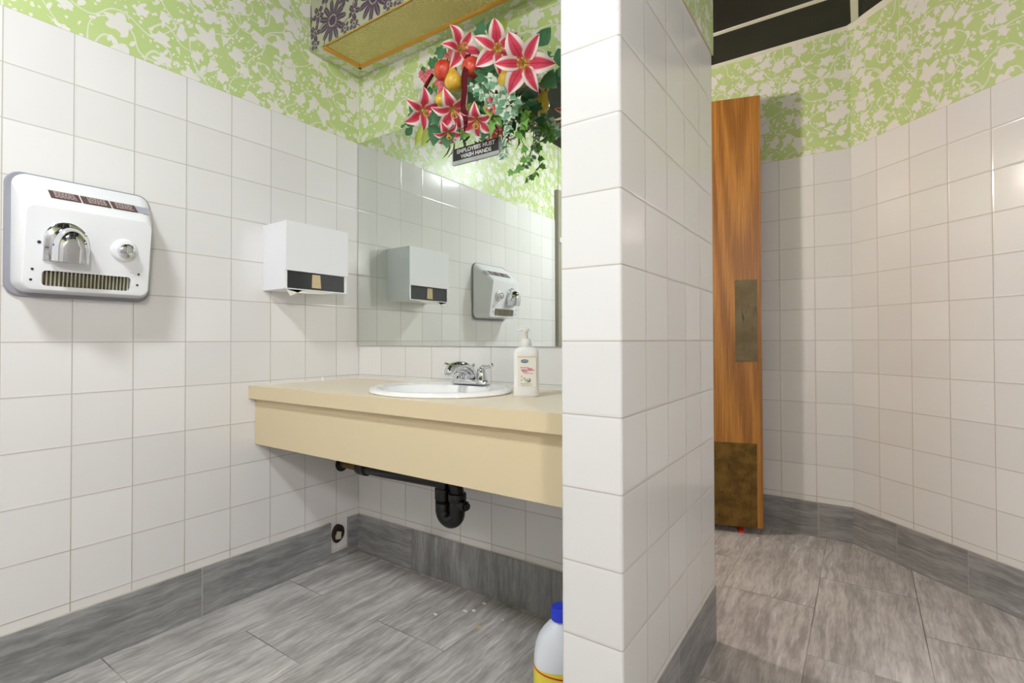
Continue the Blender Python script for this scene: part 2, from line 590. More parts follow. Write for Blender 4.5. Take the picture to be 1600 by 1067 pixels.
# floor / ceiling
bm = B()
uvq(bm, [(-.5, FY-.1, 0), (RX+.1, FY-.1, 0), (RX+.1, CY2+.1, 0), (-.5, CY2+.1, 0)], [(-.5, FY-.1), (RX+.1, FY-.1), (RX+.1, CY2+.1), (-.5, CY2+.1)], 0)
lay = bm.loops.layers.uv.verify()
struct(link('floor', bm, M_FLOOR))
bm = B(); box(bm, -.5, RX+.1, FY-.1, CY2+.1, ZC, ZC+.03, 0)
for k in range(-6, 2):
    y = 1.06+.632*k
    if y > FY: box(bm, -.5, RX, y-.012, y+.012, ZC-.004, ZC+.001, 1)
for x in (.68, 1.899, 3.12): box(bm, x-.0145, x+.0145, FY, CY2, ZC-.005, ZC+.001, 1)
struct(link('ceiling', bm, [M_CEIL, M_TBAR]))
# pale moulding where the angled and alcove walls meet the ceiling
bm = B()
nx, ny = -sin(AD), -cos(AD)
loft(bm, [[(x+nx*o, y+ny*o, z) for o, z in ((-.004, ZC), (.016, ZC), (.016, ZC-.004), (-.001, ZC-.022), (-.004, ZC-.022))] for x, y in ((CX2, CY2), (RX, RY))])
loft(bm, [[(x, CY2-o, z) for o, z in ((-.004, ZC), (.012, ZC), (.012, ZC-.003), (-.001, ZC-.012), (-.004, ZC-.012))] for x in (.0, CX2+.0)])
struct(link('trim_1', bm, M_TBAR))


# ------------------------------------------------------------------ baseboards
def bb_seg(bm, a, b, z0=0., z1=BBH, th=.011, v0=0., ext0=0., ext1=0., up=False):
    """baseboard from a to b, room on the left; uv v along length"""
    a = Vector(a); b = Vector(b); d = (b-a).normalized(); n = Vector((-d.y, d.x)); L = (b-a).length
    lay = bm.loops.layers.uv.verify()
    sec = [(-.001, z0), (th, z0), (th, z1-.002), (th-.002, z1), (-.001, z1)]
    A = [bm.verts.new((*(a-d*ext0+n*o), z)) for o, z in sec]; C = [bm.verts.new((*(b+d*ext1+n*o), z)) for o, z in sec]
    for i in range(5):
        j = (i+1) % 5
        f = bm.faces.new((A[i], C[i], C[j], A[j])); f.material_index = 1 if i in (3,) else 0
        for l, (q, zz) in zip(f.loops, ((0, sec[i][1]), (1, sec[i][1]), (1, sec[j][1]), (0, sec[j][1]))): l[lay].uv = (v0+q*L, zz+.2) if up else (zz, v0+q*L)
    for V in (A[::-1], C):
        f = bm.faces.new(V)
        for l in f.loops: l[lay].uv = (l.vert.co.z, v0+.3)


def bb(name, segs):
    bm = B()
    for s in segs: bb_seg(bm, *s[0:2], **(s[2] if len(s) > 2 else {}))
    return struct(link(name, bm, [M_BASE, M_CAULK]))


bb('baseboard_left', [((0, -.154), (0, -.678), dict(v0=.61-.524)), ((0, -.678), (0, -1.84), dict(v0=.0)),
                      ((0, -.064), (0, -.157), dict(z1=.036, v0=.1)), ((0, 0), (0, -.064), dict(v0=.3))])
bb('baseboard_back', [((PX0, 0), (.356, 0), dict(up=True)), ((.354, 0), (.012, 0), dict(v0=.1))])
bb('baseboard_partition', [((PX0, 0), (PX0, PY0), dict(v0=.1, ext1=.011)), ((PX0, PY0), (PX1, PY0), dict(v0=.2, ext1=.011)), ((PX1, PY0), (PX1, PY1), dict(v0=.25, z1=.18, ext1=.011))])
bb('baseboard_alcove', [((CX2, CY2), (-.4, CY2), dict(v0=.61-.145))])
AP = lambda q: (CX2+DX*q, CY2+DY*q)
bb('baseboard_angled', [(AP(.223), AP(0), dict(v0=.0)), (AP(.505), AP(.223), dict(v0=.0)), (AP(1.1), AP(.505), dict(v0=.0)), (e2, AP(1.1), dict(v0=.0))])
bb('baseboard_right', [((RX, FY), (RX, RY))])
bb('baseboard_front', [((0, FY), (RX, FY))])

# entrance door in the left wall (seen in the mirror)
bm = B()
box(bm, -.06, .030, -1.90, -1.842, 0, 2.10); box(bm, -.06, .030, -2.86, -2.80, 0, 2.10); box(bm, -.06, .030, -2.80, -1.90, 2.04, 2.10)
bev(bm, .004, 2)
tr = struct(link('trim_2', bm, plain('taupe_door_frame_paint', (158, 152, 134), .4)))
bm = B(); box(bm, .030, .042, -1.885, -1.85, 1.70, 1.735); bev(bm, .002, 1)
part('strike_bracket', bm, M_WHITE, tr)
bm = B(); box(bm, -.055, -.015, -2.797, -1.903, .01, 2.037); bev(bm, .002, 1)
d2 = struct(link('door_2', bm, plain('taupe_door_paint', (168, 160, 142), .4)))
bm = B(); lathe(bm, [(.026, 0), (.026, .006), (.010, .010), (.010, .035), (.024, .045), (.026, .058), (.018, .070), (.001, .072)], 20, axis_m((-.015, -2.72, .98), (1, 0, 0)))
part('door_knob', bm, M_STEEL, d2, 40)

# ------------------------------------------------------------------ oak door standing open
HG = Vector((.639, .956, 0)); DE = (Vector((1.509, 1.222, 0))-HG); DW = DE.length; DE.normalize(); DN = Vector((-DE.y, DE.x, 0))
DM = Matrix.Identity(4)
for i in range(3): DM[i][0], DM[i][1], DM[i][2], DM[i][3] = DE[i], DN[i], (0, 0, 1)[i], HG[i]


def door_part(name, verts_box, mats, parent, bv=.001):
    bm = B(); box(bm, *verts_box); bev(bm, bv, 1)
    lay = bm.loops.layers.uv.verify()
    for f in bm.faces:
        for l in f.loops: l[lay].uv = (l.vert.co.x+l.vert.co.y, l.vert.co.z)
    o = link(name, bm, mats, parent)
    return o


door = door_part('door_1', (0, DW, 0, .044, .033, 2.167), M_OAK, None); door.matrix_world = DM; struct(door)
door_part('kick_plate', (.02, DW-.026, -.0015, .001, .0345, .447), M_KICK, door, .0004)
pp_ = door_part('push_plate', (DW-.121, DW-.020, -.0018, .001, .850, 1.256), M_PUSH, door, .0005)
for sx in (DW-.113, DW-.028):
    for sz in (.858, .985, 1.248):
        bm = B(); lathe(bm, [(.003, 0), (.0028, .0008), (.0012, .0014)], 10, axis_m((sx, -.0018, sz), (0, -1, 0)))
        link('screw', bm, M_PUSH, pp_)
for sx, sz in ((.03, .06), (DW-.036, .06), (.03, .436), (DW-.036, .436), (DW-.2, .436)):
    bm = B(); lathe(bm, [(.003, 0), (.0028, .0008), (.0012, .0014)], 10, axis_m((sx, -.0015, sz), (0, -1, 0)))
    link('screw', bm, M_KICK, door)
for sz in (.25, 1.1, 1.95):
    bm = B(); lathe(bm, [(.007, -.05), (.008, -.049), (.008, .049), (.007, .05)], 12, axis_m((-.008, .002, sz), (0, 0, 1), (1, 0, 0)))
    link('hinge', bm, M_PUSH, door)
# door jamb that carries it
bm = B(); box(bm, .575, .628, .956, CY2+.0, 0, ZC); box(bm, .575, .628, PY1, .20, 0, ZC); box(bm, .575, .628, .20, .956, 2.19, ZC); bev(bm, .003, 1)
struct(link('trim_3', bm, plain('brown_door_frame_paint', (120, 84, 48), .45)))
# red wedge under the door
bm = B()
wp = [(-.016, 0, 0), (.016, 0, 0), (.016, .085, 0), (-.016, .085, 0), (-.016, .0, .012), (.016, .0, .012), (.016, .085, .026), (-.016, .085, .026)]
v = [bm.verts.new((x*.65, .085-y if False else y, z)) for x, y, z in wp]
for q in ((0, 3, 2, 1), (4, 5, 6, 7), (0, 1, 5, 4), (1, 2, 6, 5), (2, 3, 7, 6), (3, 0, 4, 7)): bm.faces.new([v[i] for i in q])
bev(bm, .003, 2)
wo = link('door_wedge', bm, plain('red_rubber', (226, 42, 28), .5)); wo.location = (1.412, 1.200, .0); wo.rotation_euler = (0, 0, radians(14))
tag(wo, 'small red rubber wedge on the floor under the oak door', 'doorstop')

# ------------------------------------------------------------------ mirror
bm = B(); box(bm, .004, PX0-.004, -.007, -.001, .936, 1.869); bev(bm, .0012, 1)
for f in bm.faces:
    f.material_index = 0 if (f.normal.y < -.9) else 1
tag(link('wall_mirror', bm, [M_MIRROR, plain('mirror_edge', (120, 124, 112), .3)]), 'large frameless mirror on the tiled wall above the sink', 'mirror')

# sign on the mirror
sg = thing('employee_sign', 'black plaque with white lettering about washing hands, stuck on the mirror', 'sign', (.697, -.007, 1.652))
bm = B(); box(bm, .583, .811, -.0095, -.0072, 1.664, 1.7155); bev(bm, .0006, 1)
part('plaque', bm, plain('black_plaque', (52, 52, 54), .35), sg)
bm = B(); box(bm, .582, .812, -.0135, -.0072, 1.651, 1.665); box(bm, .582, .5845, -.0125, -.0072, 1.665, 1.7165); box(bm, .8095, .812, -.0125, -.0072, 1.665, 1.7165); bev(bm, .0008, 1)
part('holder', bm, plain('satin_aluminium', (196, 198, 204), .35, .6), sg)
for s, z, wd in (('EMPLOYEES MUST', 1.7005, .186), ('WASH HANDS', 1.6785, .150)):
    bm = text_bm(s, .0215, .0007)
    xs = [v.co.x for v in bm.verts]; k = wd/(max(xs)-min(xs)); mx = (max(xs)+min(xs))/2
    for v in bm.verts: v.co.x = (v.co.x-mx)*k
    bmesh.ops.transform(bm, matrix=Matrix.Translation((.697, -.0098, z)) @ Matrix.Rotation(pi/2, 4, 'X'), verts=bm.verts)
    part('lettering', bm, plain('white_letters', (232, 232, 232), .5), sg)

# ------------------------------------------------------------------ boxed light above the mirror
ZS = 2.183
bm = B()
lay = bm.loops.layers.uv.verify()
x0, x1, y0, y1 = -.0045, PX0+.0045, -.250, .0045
FX0, FX1, FY0, FY1 = .078, 1.31, -.247, -.056
uvq(bm, [(x0, y0, ZS), (x1, y0, ZS), (x1, y0, ZC), (x0, y0, ZC)], [(x0, ZS), (x1, ZS), (x1, ZC), (x0, ZC)], 0)
for q in ((x0, FX0, y0, y1), (FX1, x1, y0, y1), (FX0, FX1, y0, FY0), (FX0, FX1, FY1, y1)):
    uvq(bm, [(q[0], q[3], ZS), (q[1], q[3], ZS), (q[1], q[2], ZS), (q[0], q[2], ZS)], [(q[0], q[3]), (q[1], q[3]), (q[1], q[2]), (q[0], q[2])], 1)
for a, c in (((FX0, FY0), (FX1, FY0)), ((FX1, FY0), (FX1, FY1)), ((FX1, FY1), (FX0, FY1)), ((FX0, FY1), (FX0, FY0))):
    uvq(bm, [(*a, ZS), (*c, ZS), (*c, ZS+.08), (*a, ZS+.08)], [(0, 0)]*4, 2)
uvq(bm, [(FX0, FY0, ZS+.08), (FX1, FY0, ZS+.08), (FX1, FY1, ZS+.08), (FX0, FY1, ZS+.08)], [(0, 0)]*4, 2)
struct(link('trim_4', bm, [M_DAMASK, M_PAPER, plain('ochre_cavity_paint', (190, 166, 84), .6)]))
lf = thing('light_fixture', 'long gold egg-crate light grille with gold frame under the purple damask box', 'light', (.69, -.15, ZS))
bm = B()
fw = .016
box(bm, FX0, FX1, FY0, FY0+.003, ZS-.003, ZS+.004)
for q in ((FX0, FX1, FY1-fw*.8, FY1), (FX0, FX0+fw*.8, FY0, FY1), (FX1-fw, FX1, FY0, FY1)):
    box(bm, *q, ZS-.014, ZS+.004)
bev(bm, .0015, 1)
part('frame', bm, M_BRASSF, lf)
bm = B()
gx0, gx1, gy0, gy1 = FX0+.008, FX1-.012, FY0+.008, FY1-.010
k = 0; x = gx0
while x < gx1: box(bm, x, x+.0034, gy0, gy1, ZS-.003, ZS+.006); x += .0105
y = gy0
while y < gy1: box(bm, gx0, gx1, y, y+.0034, ZS-.003, ZS+.006); y += .0105
part('louver', bm, M_GOLD, lf)
bm = B(); box(bm, FX0+.004, FX1-.004, FY0+.004, FY1-.004, ZS+.007, ZS+.010)
part('diffuser_sheet', bm, plain('amber_diffuser', (196, 172, 84), .6), lf)
bm = B(); tube(bm, [(.12, -.15, ZS+.05), (1.26, -.15, ZS+.05)], .013, 12)
part('fluorescent_tube', bm, plain('unlit_tube_glass', (226, 220, 190), .3), lf, True)

# ------------------------------------------------------------------ hand dryer
hd = thing('hand_dryer', 'white hot-air hand dryer with chrome nozzle and button on the tiled wall', 'hand dryer', (.0, -1.013, 1.083))
bm = B()
o1 = rrect(-1.184, -.842, 1.082, 1.426, .036, 7); o2 = rrect(-1.181, -.845, 1.085, 1.423, .034, 7)
loft(bm, [[(.0005, y, z) for y, z in o1], [(.007, y, z) for y, z in o1], [(.010, y, z) for y, z in o2]])
part('back_plate', bm, M_GREY, hd, 40)


def fx(z): return .100+(z-1.095)/(1.315-1.095)*.032


def dloop(t, push=0.):
    # t 0 (wall) .. 1 (front rim)
    y0 = -1.171+(t)*.006; y1 = -.8445-(t)*.036
    z0 = 1.093+.004*t; zt = 1.423-(1.423-1.318)*t
    r = .034-.012*t
    return [(.009+(fx(min(z, 1.318))-.009)*t, y, z) for y, z in rrect(y0, y1, z0, zt, r, 7)]


bm = B()
loops = []
for t in (0, .25, .5, .75, .93): loops.append(dloop(t))
L = dloop(1.0); cy = sum(p[1] for p in L)/len(L); cz = sum(p[2] for p in L)/len(L)
loops.append([(p[0]-.001, p[1]*.992+cy*.008, p[2]*.992+cz*.008) for p in L])
loops.append([(p[0], p[1]*.93+cy*.07, p[2]*.93+cz*.07) for p in [(fx(q[2]), q[1], q[2]) for q in L]])
loops[-1] = [(fx(p[2]), p[1], p[2]) for p in loops[-1]]
loft(bm, loops)
hs = part('housing', bm, M_WHITE, hd, 32)
# front-plane frame: local x = along wall (+y), y = up the plane, z = out
fN = Vector((.22, 0, -.032)).normalized(); fU = Vector((.032, 0, .22)).normalized(); fX = Vector((0, 1, 0))


def fp(y, z, o=0.):
    return Vector((fx(z), y, z))+fN*o


def fm(y, z, o=0.): return axis_m(fp(y, z, o), fN, fX)


# air intake
bm = B()
sl = rrect(-1.128, -.926, 1.108, 1.149, .010, 5)
loft(bm, [[tuple(fp(y, z, .01)) for y, z in sl], [tuple(fp(y, z, -.03)) for y, z in sl]])
off = hd.location
for v in bm.verts: v.co -= off
cut(hs, bm)
for p in hs.data.polygons: p.use_smooth = True
hs.data.set_sharp_from_angle(angle=radians(32))
bm = B()
loft(bm, [[tuple(fp(y, z, -.022)) for y, z in rrect(-1.130, -.924, 1.106, 1.151, .010, 5)], [tuple(fp(y, z, -.026)) for y, z in rrect(-1.130, -.924, 1.106, 1.151, .010, 5)]], mat=0)
y = -1.125
while y < -.928:
    a = fp(y, 1.1285, -.014); box(bm, -.0016, .0016, -.0205, .0205, -.009, .006, 1, axis_m(a, fN, fX)); y += .0088
part('intake_grille', bm, [plain('dim_grille_void', (128, 124, 98), .6), plain('grille_slat', (184, 180, 158), .4, .3)], hd, label='row of upright slats in the intake slot')
# nozzle: hooded chrome spout
bm = B()
NY, NZ = -1.081, 1.232
col = []
for s, o in ((1.0, .0005), (1.0, .004), (.92, .007)):
    loop = []
    for k in range(25):
        a = -radians(200-180)+0; a = radians(-8)+radians(196)*k/24
        loop.append((cos(a)*.048*s, sin(a)*.050*s, o))
    loop = loop+[(-.048*s*.99, -.045*s-.012, o), (.048*s*.99, -.045*s-.012, o)]
    col.append([tuple(fm(NY, NZ) @ Vector(p)) for p in loop])
loft(bm, col)
part('nozzle_collar', bm, M_CHROME, hd, 40)
bm = B()
loops = []
for i in range(9):
    a = radians(90*i/8*1.0)
    # sweep a half-round section from facing up/out to down
    out = .006+.058*sin(a); 
    drop = .040*(1-cos(a))
    loop = []
    for k in range(15):
        q = pi*k/14
        w_ = .038-.004*(i/8)
        loop.append((w_*cos(q), .034*sin(q)*(1-.22*sin(a))-.004-drop*.15, out*(.35+.65*sin(q))))
    loops.append(loop)
# simpler dome: hood = revolve-like surface, closed flat at the mouth
bm.free(); bm = B()
loops = []
for i in range(10):
    t = i/9; z_ = .004+.058*sin(t*pi/2)
    k_ = cos(t*pi/2)**.6 if t < 1 else .03
    lp = []
    for k in range(21):
        q = pi*k/20
        lp.append((.041*cos(q)*(.30+.70*k_), -.020+(.060*sin(q))*(.12+.88*k_)-.0*t, z_))
    lp += [(-.041*(.30+.70*k_), -.055, z_*.98), (.041*(.30+.70*k_), -.055, z_*.98)]
    loops.append([tuple(fm(NY+.004, NZ) @ Vector(p)) for p in lp])
loft(bm, loops)
part('nozzle', bm, M_CHROME, hd, 60)
# push button
bm = B(); lathe(bm, [(.034, .0003), (.033, .004), (.028, .009), (.023, .010)], 30, fm(-.948, 1.226))
part('button_collar', bm, M_WHITE, hd, 40)
bm = B(); lathe(bm, [(.0205, .009), (.0205, .022), (.0195, .027), (.016, .0295), (.004, .0305)], 30, fm(-.948, 1.226))
part('push_button', bm, M_CHROME, hd, 40)
for y, z, r in ((-1.137, 1.222, .0042), (-.918, 1.222, .0038), (-1.148, 1.150, .0032), (-1.150, 1.122, .0032), (-.908, 1.160, .0032), (-.910, 1.128, .0032)):
    bm = B(); lathe(bm, [(r, .0), (r, .0012), (r*.5, .002)], 12, fm(y, z, .0002))
    part('screw', bm, plain('dark_screw', (70, 70, 72), .35, .6), hd)
# instruction strip on the sloped top
a0 = Vector((.009, 0, 1.423)); a1 = Vector((fx(1.318), 0, 1.318)); sd = (a0-a1).normalized(); sn = Vector((sd.z*-1 if sd.z*-1 > 0 else sd.z, 0, 0)); sn = Vector((sd.z, 0, -sd.x)); sn = sn if sn.z > 0 else -sn
mid = a0*.42+a1*.58
SM = Matrix.Identity(4)
for i in range(3): SM[i][0], SM[i][1], SM[i][2] = (0, 1, 0)[i], sd[i], sn[i]
SM[0][3], SM[1][3], SM[2][3] = mid.x, -1.004, mid.z
ip = None
for k, (u0, u1) in enumerate(((-.104, -.038), (-.034, .032), (.036, .098))):
    bm = B(); box(bm, u0, u1, -.020, .020, .0010, .0022, 0, SM)
    pl_ = part('instruction_label', bm, M_BROWN, hd, label='dark brown printed instruction label')
    bm = B(); rnd = random.Random(k)
    for r_ in range(4):
        x = u0+.010+(.004 if k == 1 else 0)
        while x < u1-.012:
            wl = rnd.uniform(.003, .008); box(bm, x, min(x+wl, u1-.008), .012-r_*.0082, .012-r_*.0082+.0032, .0022, .0025, 0, SM); x += wl+.002
    part('print', bm, M_LINE, pl_)
bm = B(); box(bm, .099, .134, -.019, .019, .0010, .0020, 0, SM)
part('silver_label', bm, M_SILVER, hd, label='plain silver-grey label')

# ------------------------------------------------------------------ towel dispenser
td = thing('towel_dispenser', 'white boxy paper towel dispenser on the tiled wall beside the mirror', 'towel dispenser', (0, -.32, 1.153))
ya, yb, za, zb, xd = -.457, -.183, 1.153, 1.406, .158
bm = B(); box(bm, .0008, xd-.012, ya, yb, za, zb); bev(bm, .003, 2)
bd = part('body', bm, M_WHITE2, td)
bm = B(); box(bm, .012, xd-.0, ya+.002, yb-.002, za-.02, za+.066)
for v in bm.verts: v.co -= td.location
# front cover: pressed sheet with the slot left open below
bm.free(); bm = B(); box(bm, xd-.012, xd, ya-.001, yb+.001, 1.222, zb+.001); bev(bm, .003, 2)
part('front_cover', bm, M_WHITE2, td, label='lift-up white front cover')
bm = B(); box(bm, xd-.012, xd-.005, ya+.001, ya+.007, za, 1.222); box(bm, xd-.012, xd-.005, yb-.012, yb-.001, za, 1.222); box(bm, xd-.012, xd-.004, ya+.001, yb-.001, za-.001, za+.003); bev(bm, .0012, 1)
part('lower_lip', bm, M_WHITE2, td)
bm = B(); box(bm, xd-.0125, xd-.009, ya+.007, yb-.012, za+.003, 1.222)
part('slot', bm, M_DARK, td, label='dark dispensing slot')
bm = B(); box(bm, xd-.009, xd-.006, -.343, -.309, za+.011, 1.216)
for v in bm.verts:
    if v.co.z < 1.18: v.co.y += (.004 if v.co.y > -.33 else -.002)
part('lever', bm, M_TAN, td, label='tan feed tab in the slot')
bm = B()
pts = [(.150, -.452, za+.0), (.150, -.382, za+.0), (.150, -.434, za-.026)]
loft(bm, [[(x, y, z) for x, y, z in pts], [(x-.004, y, z-.0005) for x, y, z in pts]])
loft(bm, [[(.150, -.452, za-.0005), (.150, -.23, za-.0005), (.150, -.30, za-.010), (.150, -.40, za-.013)], [(.132, -.452, za-.0008), (.132, -.23, za-.0008), (.132, -.30, za-.009), (.132, -.40, za-.012)]])
tag(link('paper_towel', bm, M_TOWEL), 'white paper towel corner poking out below the towel dispenser', 'paper towel')

# ------------------------------------------------------------------ vanity counter
vc = thing('vanity_counter', 'cream laminate vanity counter with deep apron between the tiled walls', 'counter', (.69, -.25, .56))
CT = .789
bm = B(); box(bm, .0015, PX0-.0015, -.512, -.0015, .741, CT); bev(bm, .002, 2)
for f in bm.faces: f.material_index = 0 if f.normal.z > .9 else 1
ct = part('countertop', bm, [M_LAMT, M_LAM], vc)
SX, SY, SA, SB = .757, -.275, .250, .214
bm = B(); loft(bm, [[(SX+.87*SA*cos(t), SY+.83*SB*sin(t), z) for t in [2*pi*k/48 for k in range(48)]] for z in (.70, .82)])
for v in bm.verts: v.co -= vc.location
cut(ct, bm)
bm = B(); box(bm, .0015, PX0-.0015, -.486, -.462, .566, .741); bev(bm, .0015, 1)
part('apron', bm, M_LAM, vc)
bm = B(); box(bm, .0015, PX0-.0015, -.020, -.0012, CT-.001, CT+.006); box(bm, .0012, .016, -.500, -.0015, CT-.001, CT+.004); bev(bm, .002, 1)
lathe(bm, [(.010, 0), (.007, .008), (.002, .017)], 6, Matrix.Translation((.020, -.205, CT)))
part('caulk_bead', bm, plain('white_caulk', (236, 232, 226), .5), vc)

# sink
sk = thing('sink', 'white oval drop-in porcelain sink set in the cream counter', 'sink', (SX, SY, CT))


def ell(a, b, z, oy=0., n=64): return [(SX+a*cos(2*pi*k/n), SY+oy+b*sin(2*pi*k/n), z) for k in range(n)]


bm = B()
pr = [(.985, .985, .0005), (1.0, 1.0, .004), (.995, .995, .010), (.97, .965, .015), (.93, .92, .0165), (.89, .86, .0155)]
loops = [ell(SA*a, SB*c, CT+z) for a, c, z in pr]
bowl = [(.80, .68, .010, -.020), (.785, .66, .000, -.020), (.76, .635, -.03, -.020), (.70, .58, -.075, -.018), (.58, .46, -.115, -.012), (.36, .28, -.138, -.004), (.12, .12, -.145, 0), (.075, .088, -.146, 0)]
loops += [ell(SA*a, SB*c, CT+z, o) for a, c, z, o in bowl]
outer = [(.085, .10, -.152, 0), (.38, .30, -.146, -.004), (.61, .49, -.123, -.012), (.73, .61, -.080, -.018), (.79, .665, -.03, -.02), (.81, .69, -.0, -.02), (.83, .79, .0005, 0)]
loops += [ell(SA*a, SB*c, CT+z, o) for a, c, z, o in outer]
loops.append(loops[0])
loft(bm, loops, False, False); bmesh.ops.remove_doubles(bm, verts=bm.verts, dist=1e-5)
part('basin', bm, M_PORC, sk, 50)
bm = B(); lathe(bm, [(.021, -.150), (.021, -.1455), (.023, -.1445), (.020, -.1425), (.010, -.142)], 24, Matrix.Translation((SX, SY, CT)))
part('drain_ring', bm, M_CHROME, sk, 40)

# faucet
FXc, FYc, FZ = .763, -.125, CT+.016
fc = thing('faucet', 'two-handle chrome faucet on the rear rim of the oval sink', 'faucet', (FXc, FYc, FZ))
bm = B()
st = [(FXc+.082*(abs(cos(a))**.55)*(1 if cos(a) > 0 else -1), FYc+.026*(abs(sin(a))**.8)*(1 if sin(a) > 0 else -1)) for a in [2*pi*(k+.5)/40 for k in range(40)]]
loft(bm, [[(FXc+(x-FXc)*s, FYc+(y-FYc)*s, FZ+z) for x, y in st] for s, z in ((1, -.0005), (1, .008), (.96, .013), (.86, .016))])
part('base_plate', bm, M_CHROME, fc, 40)
bm = B()
sp = [(0, .004, .012), (0, .002, .030), (0, -.010, .048), (0, -.040, .060), (0, -.075, .062), (0, -.100, .056), (0, -.112, .044), (0, -.115, .034)]
tube(bm, [(FXc+x, FYc+y, FZ+z) for x, y, z in sp], [.025, .0235, .022, .021, .020, .0195, .019, .017], 18)
part('spout', bm, M_CHROME, fc, True)
for s in (-1, 1):
    hx = FXc+s*.051
    bm = B(); lathe(bm, [(.0245, .006), (.0245, .014), (.021, .020), (.0175, .036), (.0155, .050), (.011, .056), (.002, .058)], 24, Matrix.Translation((hx, FYc, FZ)))
    hb = part('handle', bm, M_CHROME, fc, 45)
    bm = B(); tube(bm, [(hx-s*.004, FYc, FZ+.050), (hx+s*.010, FYc-.002, FZ+.060), (hx+s*.032, FYc-.006, FZ+.061), (hx+s*.052, FYc-.012, FZ+.066), (hx+s*.058, FYc-.013, FZ+.069)], [.009, .0085, .0062, .0058, .0062], 14)
    part('lever', bm, M_CHROME, hb, True)
bm = B(); lathe(bm, [(.0022, .0), (.0022, .048), (.0055, .052), (.006, .058), (.003, .060)], 14, Matrix.Translation((FXc+.0, FYc+.020, FZ+.010)))
part('lift_rod', bm, M_CHROME, fc, 40)

# lotion bottle
LX, LY = 1.080, -.247
bt = thing('lotion_bottle', 'white pump lotion bottle with cream label beside the sink', 'bottle', (LX, LY, CT))
ang = YAW
LM = Matrix.Translation((LX, LY, CT)) @ Matrix.Rotation(ang-.10, 4, 'Z')


def sup(a, b, n=32, e=.62): return [(a*(abs(cos(t))**e)*(1 if cos(t) > 0 else -1), b*(abs(sin(t))**e)*(1 if sin(t) > 0 else -1)) for t in [2*pi*(k+.5)/n for k in range(n)]]


bm = B()
W2, D2 = .0375, .024
body = [(.90, .86, .0), (.97, .96, .003), (1.0, 1.0, .010), (1.0, 1.0, .060), (1.0, 1.0, .128), (.985, .97, .136), (.90, .90, .1425), (.70, .74, .1475), (.46, .60, .1500), (.40, .57, .1510)]
loft(bm, [[tuple(LM @ Vector((x, y, z))) for x, y in sup(W2*a, D2*c, 32, .55+.35*(max(0, z-.136)/.016))] for a, c, z in body])
part('bottle_body', bm, M_LOTION, bt, 35)
bm = B(); lathe(bm, [(.0150, .150), (.0158, .151), (.0158, .167), (.0148, .172), (.0085, .1745), (.006, .175)], 28, LM)
part('collar', bm, M_LOTION, bt, 40)
bm = B(); lathe(bm, [(.0052, .174), (.0048, .196)], 16, LM)
part('pump_stem', bm, M_PUMPT, bt, 40)
bm = B(); lathe(bm, [(.008, .195), (.0095, .198), (.0095, .203), (.007, .2055), (.002, .206)], 20, LM)
tube(bm, [LM @ Vector((-.004, 0, .201)), LM @ Vector((-.016, -.002, .2015)), LM @ Vector((-.025, -.003, .199))], [.0052, .0045, .0035], 12)
part('pump_head', bm, M_LOTION, bt, 40)
bm = B()
yl = -D2-.0004
for (a, c, z0, z1, th, mi) in ((-.024, .031, .030, .122, .0, 0), (-.024, .031, .1175, .122, .0003, 5)):
    box(bm, a, c, yl-th-.0003, yl+.002, z0, z1, mi, LM)


def ellm(cx, cz, a, c, mi, n=20):
    vs = [bm.verts.new(LM @ Vector((cx+a*cos(2*pi*k/n), yl-.0009, cz+c*sin(2*pi*k/n)))) for k in range(n)]
    bm.faces.new(vs).material_index = mi


ellm(-.003, .107, .0115, .0055, 1)
r5 = random.Random(5)
for (xa, xb, z, h, mi) in ((-.010, .004, .1075, .0022, 4), (-.016, .010, .088, .0022, 2), (-.013, .027, .081, .0040, 2), (-.010, .005, .0765, .0048, 2), (.006, .020, .0845, .0040, 2), (-.004, .022, .071, .0018, 2), (-.016, .016, .040, .0018, 4), (-.012, .020, .035, .0014, 4)):
    x = xa
    while x < xb:
        ww = r5.uniform(.002, .005); box(bm, x, min(x+ww, xb), yl-.0013, yl-.0008, z-h/2, z+h/2, mi, LM); x += ww+.0012
for k in range(12):
    ellm(r5.uniform(-.014, .014), r5.uniform(.046, .062), r5.uniform(.0015, .004), r5.uniform(.002, .004), 3 if k % 3 else 4, 10)
part('label', bm, [M_LABEL, M_INK, M_PINKI, M_GRNI, M_GRYI, plain('apricot_band', (238, 214, 186), .5)], bt, label='cream label with blue oval, pink script and green sprig')

# ------------------------------------------------------------------ waste trap under the counter
tp = thing('drain_trap', 'black plastic drain trap and waste arm hanging under the sink', 'pipe', (.74, -.20, .30))
AX, AY, BX = .702, -.200, .766
bm = B(); lathe(bm, [(.024, .37), (.024, .46), (.030, .461), (.030, .485), (.020, .487)], 24, Matrix.Translation((AX, AY, 0)))
lathe(bm, [(.0285, .405), (.0295, .407), (.0295, .440), (.0285, .442)], 24, Matrix.Translation((AX, AY, 0)))
part('riser', bm, M_BLACK, tp, 40)
bm = B()
cx = (AX+BX)/2; rad = (BX-AX)/2
tube(bm, [(AX, AY, .400), (AX, AY, .378)]+[(cx-rad*cos(a), AY, .366-.030*sin(a)) for a in [pi*k/14 for k in range(15)]]+[(BX, AY, .378), (BX, AY, .42)], [.0275]*3+[.0265]*13+[.0265]*2+[.0275], 20)
part('trap_bend', bm, M_BLACK, tp, True)
bm = B(); tube(bm, [(BX, AY, .38), (BX, AY, .44), (BX-.004, AY-.02, .52), (SX, SY+.002, .60), (SX, SY, .632)], .0235, 22)
lathe(bm, [(.030, .408), (.032, .411), (.032, .432), (.030, .435)], 12, Matrix.Translation((BX, AY, 0)))
part('tailpiece', bm, M_BLACK, tp, 40)
bm = B(); lathe(bm, [(.018, .0), (.018, .034), (.012, .036), (.012, .044)], 8, axis_m((BX+.012, AY-.006, .400), (1, -.1, 0)))
